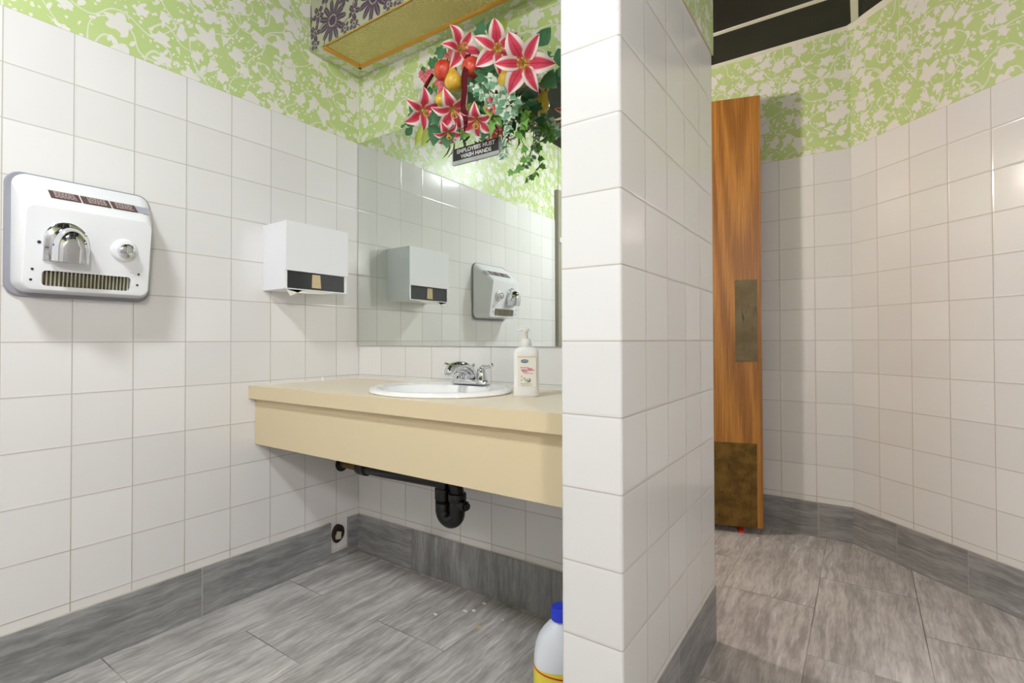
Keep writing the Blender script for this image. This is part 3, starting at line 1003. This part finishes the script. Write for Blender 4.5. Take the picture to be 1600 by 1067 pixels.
part('cleanout_plug', bm, M_BLACK, tp, 30)
bm = B(); tube(bm, [(AX, AY, .462), (AX-.03, AY, .461), (.34, -.165, .440), (.20, -.135, .428)], .0215, 18)
lathe(bm, [(.026, 0), (.030, .003), (.030, .022), (.026, .025)], 12, axis_m((.232, -.142, .431), (-.14, .03, -.012)))
lathe(bm, [(.026, 0), (.029, .003), (.029, .030), (.026, .033)], 16, axis_m((.200, -.135, .428), (-.14, .03, -.012)))
part('waste_arm', bm, M_BLACK, tp, 40)
bm = B(); tube(bm, [(.185, -.131, .427), (.03, -.098, .414), (.0008, -.092, .4115)], .016, 16)
part('wall_stub', bm, plain('corroded_brass_pipe', (120, 98, 56), .4, .6), tp, True, label='corroded brass stub into the tiled wall')
bm = B(); lathe(bm, [(.034, .0006), (.034, .004), (.020, .010)], 22, axis_m((0, -.092, .4115), (1, 0, 0)))
part('escutcheon', bm, M_BLACK, tp, 40)
# supply line with valve
sv = thing('supply_valve', 'small white and brass stop valve on the wall beneath the counter corner', 'valve', (.0, -.060, .425))
bm = B(); lathe(bm, [(.020, .0006), (.018, .005), (.008, .007), (.008, .06), (.011, .061), (.011, .09), (.008, .091)], 16, axis_m((0, -.034, .446), (1, 0, 0)))
part('valve_body', bm, plain('valve_brass', (172, 158, 120), .3, .7), sv, 40)
bm = B(); lathe(bm, [(.010, 0), (.016, .002), (.016, .010), (.010, .012)], 8, axis_m((.076, -.046, .446), (0, -1, 0)))
part('valve_handle', bm, M_WHITE2, sv, 40)
bm = B(); tube(bm, [(.076, -.034, .452), (.078, -.034, .50), (.2, -.04, .60), (.50, -.06, .70), (.72, -.10, .735)], .005, 10)
part('supply_hose', bm, plain('braided_hose', (176, 176, 172), .35, .6), sv, True)

# open pipe in the baseboard gap
dp = thing('pipe_stub', 'open rusty black pipe end in the gap of the left baseboard', 'pipe', (0, -.113, .11))
bm = B()
PM = axis_m((.0, -.113, .110), (1, 0, 0), (0, 0, 1))
R_ = [(.040, .0006), (.040, .006), (.034, .008), (.028, .007), (.027, .002)]
loops = [[tuple(PM @ Vector((r*1.0*cos(2*pi*i/28)*(1+.06*sin(3*2*pi*i/28)), r*.80*sin(2*pi*i/28), z))) for i in range(28)] for r, z in R_]
loft(bm, loops, True, True)
part('pipe_ring', bm, plain('rusted_iron', (44, 32, 22), .6), dp, 40)
bm = B(); lathe(bm, [(.011, .002), (.011, .013), (.008, .014)], 14, axis_m((.0, -.116, .098), (1, 0, 0)))
loft(bm, [[(.003+o, -.113+y, .10+z) for y, z in ((-.014, -.012), (.010, -.016), (.012, .014), (-.006, .020))] for o in (0, .008)])
part('pipe_plug', bm, plain('pale_plug', (206, 198, 182), .6), dp, label='pale plug inside the pipe')

# ------------------------------------------------------------------ bleach jug
JX, JY = 1.285, -.408
jg = thing('bleach_jug', 'white bleach jug with blue cap and yellow label on the floor against the partition', 'jug', (JX, JY, 0))
JM = Matrix.Translation((JX, JY, 0)) @ Matrix.Rotation(YAW, 4, 'Z')
bm = B()
jp = [(.90, 0), (.98, .004), (1, .012), (1, .155), (.985, .175), (.93, .198), (.82, .220), (.64, .240), (.44, .254), (.30, .262), (.27, .268), (.27, .276)]
jp = [(a, z*.972) for a, z in jp]
loft(bm, [[tuple(JM @ Vector((x, y, z))) for x, y in sup(.068*a, .056*a if a > .5 else .068*a, 36, .8)] for a, z in jp])
part('jug_body', bm, M_HDPE, jg, 40)
bm = B(); tube(bm, [JM @ Vector(p) for p in ((.018, 0, .262), (.036, 0, .262), (.056, 0, .245), (.066, 0, .215), (.064, 0, .185))], [.010, .011, .012, .012, .012], 14)
part('handle', bm, M_HDPE, jg, True)
bm = B()
lathe(bm, [(.0235, .259), (.0245, .260), (.0245, .285), (.022, .290), (.002, .291)], 30, JM)
part('cap', bm, M_BLUE, jg, 40)
bm = B()
loft(bm, [[tuple(JM @ Vector((x, y, z))) for x, y in sup(.0686, .0566, 36, .8)] for z in (.018, .155)], False, False)
lb = part('label', bm, M_YELLOW, jg, 40, label='yellow label with red stripe')
bm = B()
n = 36; sq = sup(.0690, .0570, 72, .8)
rows = []
sel = [p for p in sq if p[1] < .02]
sel.sort(key=lambda p: math.atan2(p[1], p[0]))
lo = [tuple(JM @ Vector((x, y, .150-.45*(x+.069)*.35))) for x, y in sel]; hi = [tuple(JM @ Vector((x, y, .154-.45*(x+.069)*.35))) for x, y in sel]
loft(bm, [lo, hi], False, False, closed=False)
part('label_stripe', bm, M_RED, lb, 40)

# ------------------------------------------------------------------ scraps on the floor
for (sx, sy, a, c, lab, m) in ((.676, -.213, .009, .006, "small white paper scrap on the grey floor, leftmost of the scraps", M_TOWEL), (.773, -.058, .009, .006, "small white paper scrap on the floor nearest the back baseboard", M_TOWEL),
                               (.749, -.138, .010, .006, "tiny white paper scrap, left one of the pair behind the tan scrap", M_TOWEL), (.771, -.118, .009, .006, "tiny white paper scrap, right one of the pair behind the tan scrap", M_TOWEL), (.849, -.191, .017, .008, "tan paper scrap on the grey floor, the largest scrap", M_TAN), (.893, -.109, .006, .004, "tiny white paper crumb on the floor, rightmost of the scraps", M_TOWEL)):
    bm = B(); rr_ = random.Random(sx)
    k = 7; base = [(a*cos(2*pi*i/k)*rr_.uniform(.7, 1.1), c*sin(2*pi*i/k)*rr_.uniform(.7, 1.1)) for i in range(k)]
    loft(bm, [[(x, y, z) for x, y in base] for z in (.0003, .0022)])
    tag(link('paper_scrap', bm, m, loc=(sx, sy, 0)), lab, 'scrap', 'paper scraps on the floor')

# ------------------------------------------------------------------ artificial flower arrangement
fa = thing('flower_arrangement', 'artificial pink lily arrangement with fruit and ivy hanging above the mirror', 'artificial flowers', (.74, -.02, 1.90))
CAMP = Vector((1.9158, -1.5394, .9572))


def petal(bm, M, r, ang, wf=.27, rise=.34, curl=.30, nu=6, nv=9, mat=0):
    lay = bm.loops.layers.uv.verify()
    g = []
    for j in range(nv+1):
        v = j/nv; row = []
        wv = wf*r*(sin(pi*min(1, v*.93+.07)**.85)**.75) if v < 1 else 0.0
        wv = max(wv, .0006)
        for i in range(nu+1):
            u = i/nu*2-1
            rad = r*(.05+.95*v)
            h = r*(rise*sin(pi*min(v*1.05, 1)*.62) - curl*max(0, v-.45)**2*2.6) + r*.05*(u*u)*sin(pi*v)-r*.03*(1-abs(u))*sin(pi*v)
            x = rad; y = wv*u
            p = Vector((x*cos(ang)-y*sin(ang), x*sin(ang)+y*cos(ang), h))
            row.append(bm.verts.new(M @ p))
        g.append(row)
    for j in range(nv):
        for i in range(nu):
            f = bm.faces.new((g[j][i], g[j][i+1], g[j+1][i+1], g[j+1][i])); f.material_index = mat; f.smooth = True
            for l, (a, b_) in zip(f.loops, ((i, j), (i+1, j), (i+1, j+1), (i, j+1))): l[lay].uv = (a/nu, b_/nv)


def raw(name, bm, mats, root):
    off = Vector((0, 0, 0)); r = root
    while r is not None: off += r.location; r = r.parent
    for v in bm.verts: v.co -= off
    me = bpy.data.meshes.new(name); bm.to_mesh(me); bm.free()
    for m in (mats if isinstance(mats, (list, tuple)) else [mats]): me.materials.append(m)
    o = bpy.data.objects.new(name, me); COL.objects.link(o); o.parent = root
    return o


def lily(c, r, tilt, roll, npet=6, lab=None):
    c = Vector(c); n = (CAMP-c).normalized()
    right = n.cross(Vector((0, 0, 1))).normalized(); up = right.cross(n)
    n = (n+right*tilt[0]+up*tilt[1]).normalized()
    M = axis_m(c-n*r*.12, n, up)
    bm = B()
    for k in range(npet):
        petal(bm, M, r*(1 if k % 2 == 0 else .93), roll+2*pi*k/npet, .30 if k % 2 == 0 else .235, .34, .30 if k % 2 else .38)
    o = raw('lily', bm, M_PETAL, fa)
    if lab: o['label'] = lab
    bm = B()
    for k in range(6):
        a = roll+.4+2*pi*k/6
        tip = Vector((r*.13*cos(a), r*.13*sin(a), r*.50))
        tube(bm, [M @ Vector((0, 0, r*.08)), M @ (tip*.6), M @ tip], [.0022, .0016, .0014], 6)
        tube(bm, [M @ (tip+Vector((.004*cos(a+1.6), .004*sin(a+1.6), 0))), M @ (tip-Vector((.004*cos(a+1.6), .004*sin(a+1.6), 0)))], .0024, 6)
    raw('stamens', bm, M_STAMEN, o)
    return o


UPR = pi/2
lily((.723, -.125, 2.018), .085, (-.55, .35), .35)
lily((.904, -.150, 1.947), .092, (-.10, .10), .10)
lily((1.020, -.165, 1.854), .104, (.15, .05), .52)
lily((.504, -.095, 1.858), .088, (-.40, -.25), .05)
lily((.689, -.130, 1.800), .088, (-.15, -.55), .45)
lily((.775, -.100, 1.750), .075, (.20, -.80), .0)
lily((.640, -.105, 1.735), .060, (-.30, -.90), .6)


def blossom(c, r, m):
    bm = B(); rr_ = random.Random(c[0])
    for q in range(5):
        cc = Vector(c)+Vector((rr_.uniform(-1, 1), rr_.uniform(-.5, .5), rr_.uniform(-1, 1)))*r*.75
        n = (CAMP-cc).normalized(); M = axis_m(cc, n, (0, 0, 1))
        for k in range(5): petal(bm, M, r*.62, rr_.uniform(0, 6)+2*pi*k/5, .36, .25, .2, 3, 4)
    return raw('blossom_cluster', bm, m, fa)


for c, r in (((.512, -.080, 2.005), .036), ((.596, -.095, 1.926), .040), ((.662, -.115, 1.988), .040), ((.876, -.125, 1.799), .034), ((.90, -.13, 1.77), .030)):
    blossom(c, r, M_BUDPINK)


def fruit(name, c, r, pear, m, tilt=0.):
    bm = B()
    if pear: prof = [(.05, -1.0), (.45, -.98), (.80, -.75), (1.0, -.30), (.95, .10), (.72, .50), (.50, .85), (.40, 1.15), (.30, 1.35), (.10, 1.42)]
    else: prof = [(.10, -.80), (.45, -.90), (.80, -.65), (1.0, -.1), (.95, .40), (.70, .78), (.38, .90), (.14, .78), (.04, .66)]
    M = Matrix.Translation(c) @ Matrix.Rotation(tilt, 4, 'Y')
    lathe(bm, [(a*r, b_*r) for a, b_ in prof], 24, M)
    o = raw(name, bm, m, fa)
    for p in o.data.polygons: p.use_smooth = True
    bm = B(); tube(bm, [M @ Vector((0, 0, r*(1.38 if pear else .7))), M @ Vector((r*.1, 0, r*(1.8 if pear else 1.15)))], .0022, 6)
    raw('stem', bm, M_TWIG, o)


fruit('apple', (.777, -.130, 1.930), .036, False, M_APPLE)
fruit('apple', (.624, -.105, 1.975), .040, False, M_APPLE, .3)
fruit('pear', (.700, -.140, 1.902), .034, True, M_PEAR, -.15)
fruit('pear', (.924, -.120, 1.852), .032, True, M_PEAR, .3)
fruit('pear', (.618, -.115, 1.866), .024, True, M_PEAR, .5)


def leaf(bm, c, d, n, L, W, kind='oval', mat=0):
    """leaf starting at c, growing along d, facing n"""
    lay = bm.loops.layers.uv.verify()
    d = Vector(d).normalized(); n = Vector(n); n = (n-d*n.dot(d)).normalized(); s = d.cross(n)
    if kind == 'oval': out = [(0, 0), (.18, .55), (.42, 1.0), (.68, .78), (.88, .35), (1.0, 0)]
    else: out = [(0, 0), (-.05, .55), (.12, 1.0), (.34, .62), (.52, .95), (.66, .42), (1.0, 0)]
    cen = [bm.verts.new(Vector(c)+d*L*t+n*L*(.10*sin(pi*t)-.12*t*t)) for t, w_ in out]
    for sg in (1, -1):
        ed = [bm.verts.new(Vector(c)+d*L*t+s*W*w_*sg+n*L*(.10*sin(pi*max(t, 0))-.12*t*t+.10*w_)) if w_ > 0 else None for t, w_ in out]
        for i in range(len(out)-1):
            a, b_ = cen[i], cen[i+1]; e, g = ed[i], ed[i+1]
            vs = [v for v in (a, b_, g, e) if v is not None]
            if len(vs) < 3: continue
            if sg < 0: vs = vs[::-1]
            f = bm.faces.new(vs); f.material_index = mat; f.smooth = True
            for l in f.loops:
                if l.vert in cen: k = cen.index(l.vert); l[lay].uv = (.5, out[k][0])
                else: k = ed.index(l.vert); l[lay].uv = (.5+.5*sg*out[k][1], out[k][0])


rl = random.Random(21)


def tocam(c): return (CAMP-Vector(c)).normalized()


# dark filler leaves behind the blooms
bm = B()
for k in range(46):
    a = rl.uniform(0, 2*pi); q = rl.uniform(.15, 1.0)**.6
    x = .725+.25*q*cos(a); z = 1.895+.155*q*sin(a)-.18*(x-.745); y = -rl.uniform(.022, .085)
    d = Vector((cos(a)+rl.uniform(-.6, .6), -rl.uniform(.0, .5), sin(a)+rl.uniform(-.7, .5)))
    leaf(bm, (x, y, z), d, tocam((x, y, z))+Vector((rl.uniform(-.5, .5), 0, rl.uniform(-.3, .6))), rl.uniform(.045, .075), rl.uniform(.014, .024), 'oval' if k % 3 else 'ivy', 0 if k % 4 else 1)
for v in bm.verts: v.co.y = min(v.co.y, -.012)
raw('foliage', bm, [M_DGREEN, M_MGREEN], fa)
# larger leaves
bm = B()
for (c, d, L, W, kd, mt) in (((.835, -.125, 1.905), (.25, -.2, -1), .10, .045, 'ivy', 0), ((.80, -.12, 1.86), (.5, -.2, -.6), .08, .036, 'ivy', 0), ((.87, -.12, 1.86), (-.3, -.2, -.9), .085, .04, 'ivy', 0),
                             ((1.02, -.08, 1.95), (.7, -.1, .5), .07, .026, 'oval', 0), ((1.07, -.06, 1.90), (.8, 0, -.1), .07, .028, 'oval', 0), ((1.04, -.07, 1.85), (.7, -.2, -.8), .08, .034, 'oval', 0), ((1.08, -.06, 1.86), (.6, 0, -.6), .07, .03, 'oval', 0),
                             ((.59, -.07, 2.06), (-.5, -.1, .6), .06, .026, 'ivy', 0), ((.56, -.07, 2.04), (-.9, -.1, .2), .06, .026, 'ivy', 0), ((.78, -.09, 2.06), (.3, -.1, .8), .06, .024, 'ivy', 0), ((.82, -.09, 2.05), (.7, -.1, .6), .06, .024, 'oval', 0),
                             ((.45, -.07, 1.89), (-.9, 0, .2), .06, .02, 'oval', 0), ((.43, -.06, 1.86), (-.9, 0, -.3), .06, .018, 'oval', 0), ((.41, -.06, 1.83), (-.8, 0, -.5), .05, .016, 'oval', 0), ((.56, -.08, 1.80), (.0, -.2, -1), .09, .03, 'oval', 0), ((.62, -.09, 1.77), (.2, -.2, -1), .09, .034, 'oval', 0),
                             ((.52, -.08, 1.80), (-.4, -.1, -1), .085, .014, 'oval', 2), ((.49, -.085, 1.81), (-.4, -.1, -1), .09, .014, 'oval', 2), ((.83, -.11, 1.80), (.3, -.1, -1), .06, .02, 'oval', 2), ((.86, -.10, 1.84), (.8, -.1, -.6), .06, .02, 'oval', 2), ((.85, -.09, 2.04), (.6, -.1, .3), .07, .02, 'oval', 2), ((.86, -.09, 2.0), (.3, -.1, .8), .07, .02, 'oval', 2), ((.74, -.09, 1.83), (.2, -.1, -.5), .06, .022, 'oval', 2)):
    leaf(bm, c, d, tocam(c), L, W, kd, mt)
raw('accent_leaves', bm, [M_DGREEN, M_MGREEN, M_LIME], fa)


def vine(name, pts, m, L, W, per=2, jit=.02, seed=0, kinds=('ivy',)):
    rv = random.Random(seed); bm = B(); P = [Vector(p) for p in pts]; dense = []
    for a, b_ in zip(P, P[1:]):
        for k in range(per): dense.append(a.lerp(b_, k/per))
    dense.append(P[-1])
    tube(bm, dense, .0012, 6, 1)
    for i, p in enumerate(dense):
        for s in (1, -1):
            d = Vector((s*rv.uniform(.3, 1), -rv.uniform(.1, .5), -rv.uniform(.1, .9)))
            c = p+Vector((rv.uniform(-jit, jit), -.003, rv.uniform(-jit, jit)*.5))
            leaf(bm, c, d, tocam(c)+Vector((rv.uniform(-.4, .4), 0, rv.uniform(-.2, .4))), L*rv.uniform(.8, 1.15), W*rv.uniform(.8, 1.1), rv.choice(kinds))
    for v in bm.verts: v.co.y = min(v.co.y, -.012)
    o = raw(name, bm, [m, M_TWIG], fa)
    return o


vine('ivy_vine', [(.86, -.13, 1.86), (.93, -.13, 1.78), (.95, -.12, 1.74)], M_VARI, .050, .026, 3, .03, 1)['label'] = 'white-edged variegated ivy at the centre'
vine('ivy_vine', [(.80, -.13, 1.86), (.84, -.135, 1.82), (.88, -.12, 1.79)], M_VARI, .040, .021, 2, .02, 5)['label'] = 'white-edged variegated ivy below the apple'
vine('ivy_vine', [(.90, -.10, 1.76), (.906, -.09, 1.70), (.898, -.08, 1.655), (.872, -.065, 1.61)], M_VARI, .026, .011, 3, .010, 2, ('oval', 'ivy'))['label'] = 'thin variegated ivy strand hanging over the sign'
vine('ivy_vine', [(.925, -.095, 1.765), (.975, -.085, 1.73), (.965, -.075, 1.695), (.935, -.065, 1.675), (.952, -.055, 1.630), (.956, -.050, 1.590), (.935, -.05, 1.568), (.905, -.05, 1.560)], M_MGREEN, .026, .014, 1, .008, 3)['label'] = 'bright green ivy strand curling down the mirror'
vine('ivy_vine', [(.915, -.105, 1.78), (.96, -.095, 1.75), (.985, -.085, 1.715)], M_MGREEN, .040, .022, 1, .014, 9)['label'] = 'broad bright green ivy leaves'
vine('ivy_vine', [(.47, -.07, 1.90), (.42, -.06, 1.875), (.36, -.05, 1.855)], M_DGREEN, .026, .008, 4, .018, 4, ('oval',))['label'] = 'dark wispy sprig at the left'
vine('ivy_vine', [(1.03, -.06, 1.92), (1.09, -.05, 1.91), (1.13, -.045, 1.89)], M_DGREEN, .024, .008, 3, .014, 6, ('oval',))['label'] = 'dark wispy sprig at the right'
# ribbon
bm = B()
for k, (ox, wd) in enumerate(((-.006, .010), (.006, .009), (.0, .010))):
    P = [Vector(p)+Vector((ox, -.002*k, 0)) for p in ((.776, -.150, 1.965), (.768, -.158, 1.90), (.764, -.155, 1.84))]
    e = [Vector((.752+ox*1.4, -.150, 1.79)), Vector((.757+ox*1.2, -.140, 1.74)), Vector((.742+ox*.4, -.125, 1.712+.012*k))]
    Q = P+e; ws = [wd, wd, wd*.8, .004, .0035, .004]
    fr = [[q+Vector((-w_/1, 0, 0)), q+Vector((0, -w_*.5, 0)), q+Vector((w_, 0, 0)), q+Vector((0, w_*.15, 0))] for q, w_ in zip(Q, ws)]
    loft(bm, [[tuple(p) for p in lp] for lp in fr])
raw('ribbon', bm, M_MAROON, fa)
bm = B(); tube(bm, [(.56, -.10, 1.985), (.535, -.105, 1.955), (.515, -.105, 1.925), (.505, -.10, 1.90)], [.006, .007, .005, .002], 8)
tube(bm, [(.56, -.10, 1.98), (.52, -.10, 1.955), (.495, -.10, 1.92)], [.004, .004, .002], 8)
raw('ribbon', bm, M_MAROON, fa)
bm = B(); lathe(bm, [(.10, .0), (.10, .018), (.085, .028)], 24, axis_m((.745, -.008, 1.925), (0, -1, 0)))
raw('backing', bm, M_DGREEN, fa)

# ------------------------------------------------------------------ lamps of the place, plus an added fill lamp
def dome(M, root, rgb, st_):
    bm = B(); lathe(bm, [(.175, 0), (.175, .022), (.16, .026)], 32, M)
    part('base', bm, M_TBAR, root, 40)
    bm = B(); lathe(bm, [(.150, .027), (.146, .05), (.12, .075), (.07, .090), (.01, .094)], 32, M)
    part('diffuser', bm, emit('dome_glow', rgb, st_), root, True)


cl = thing('ceiling_light', 'round white dome light on the ceiling near the hand dryer', 'ceiling light', (*MAIN_POS, ZC-.005))
dome(axis_m((*MAIN_POS, ZC-.006), (0, 0, -1), (1, 0, 0)), cl, (245, 251, 255), LAMP_MAIN)
wd = thing('fill_light', 'added fill lamp, a white dome out of view on the right wall', 'fill light', (RX, FILL_POS[1], 1.85))
dome(axis_m((RX-.0015, FILL_POS[1], 1.85), (-1, 0, 0)), wd, (253, 247, 250), LAMP_FILL)  # invented fill dome, added out of view to brighten the walls
wl_ = thing('wall_lamp', 'small globe wall lamp in the hall behind the oak door', 'lamp', (.35, PY1, 1.98))
bm = B(); lathe(bm, [(.05, .0008), (.05, .012), (.015, .02), (.012, .03)], 24, axis_m((.35, PY1, 1.98), (0, 1, 0)))
part('base', bm, M_STEEL, wl_, 40)
bm = B(); lathe(bm, [(.055*sin(pi*k/12)+.0005, -.055*cos(pi*k/12)) for k in range(13)], 24, Matrix.Translation((.35, PY1+.082, 1.98)))
part('globe', bm, emit('globe_glow', (255, 240, 237), LAMP_WALL), wl_, True)
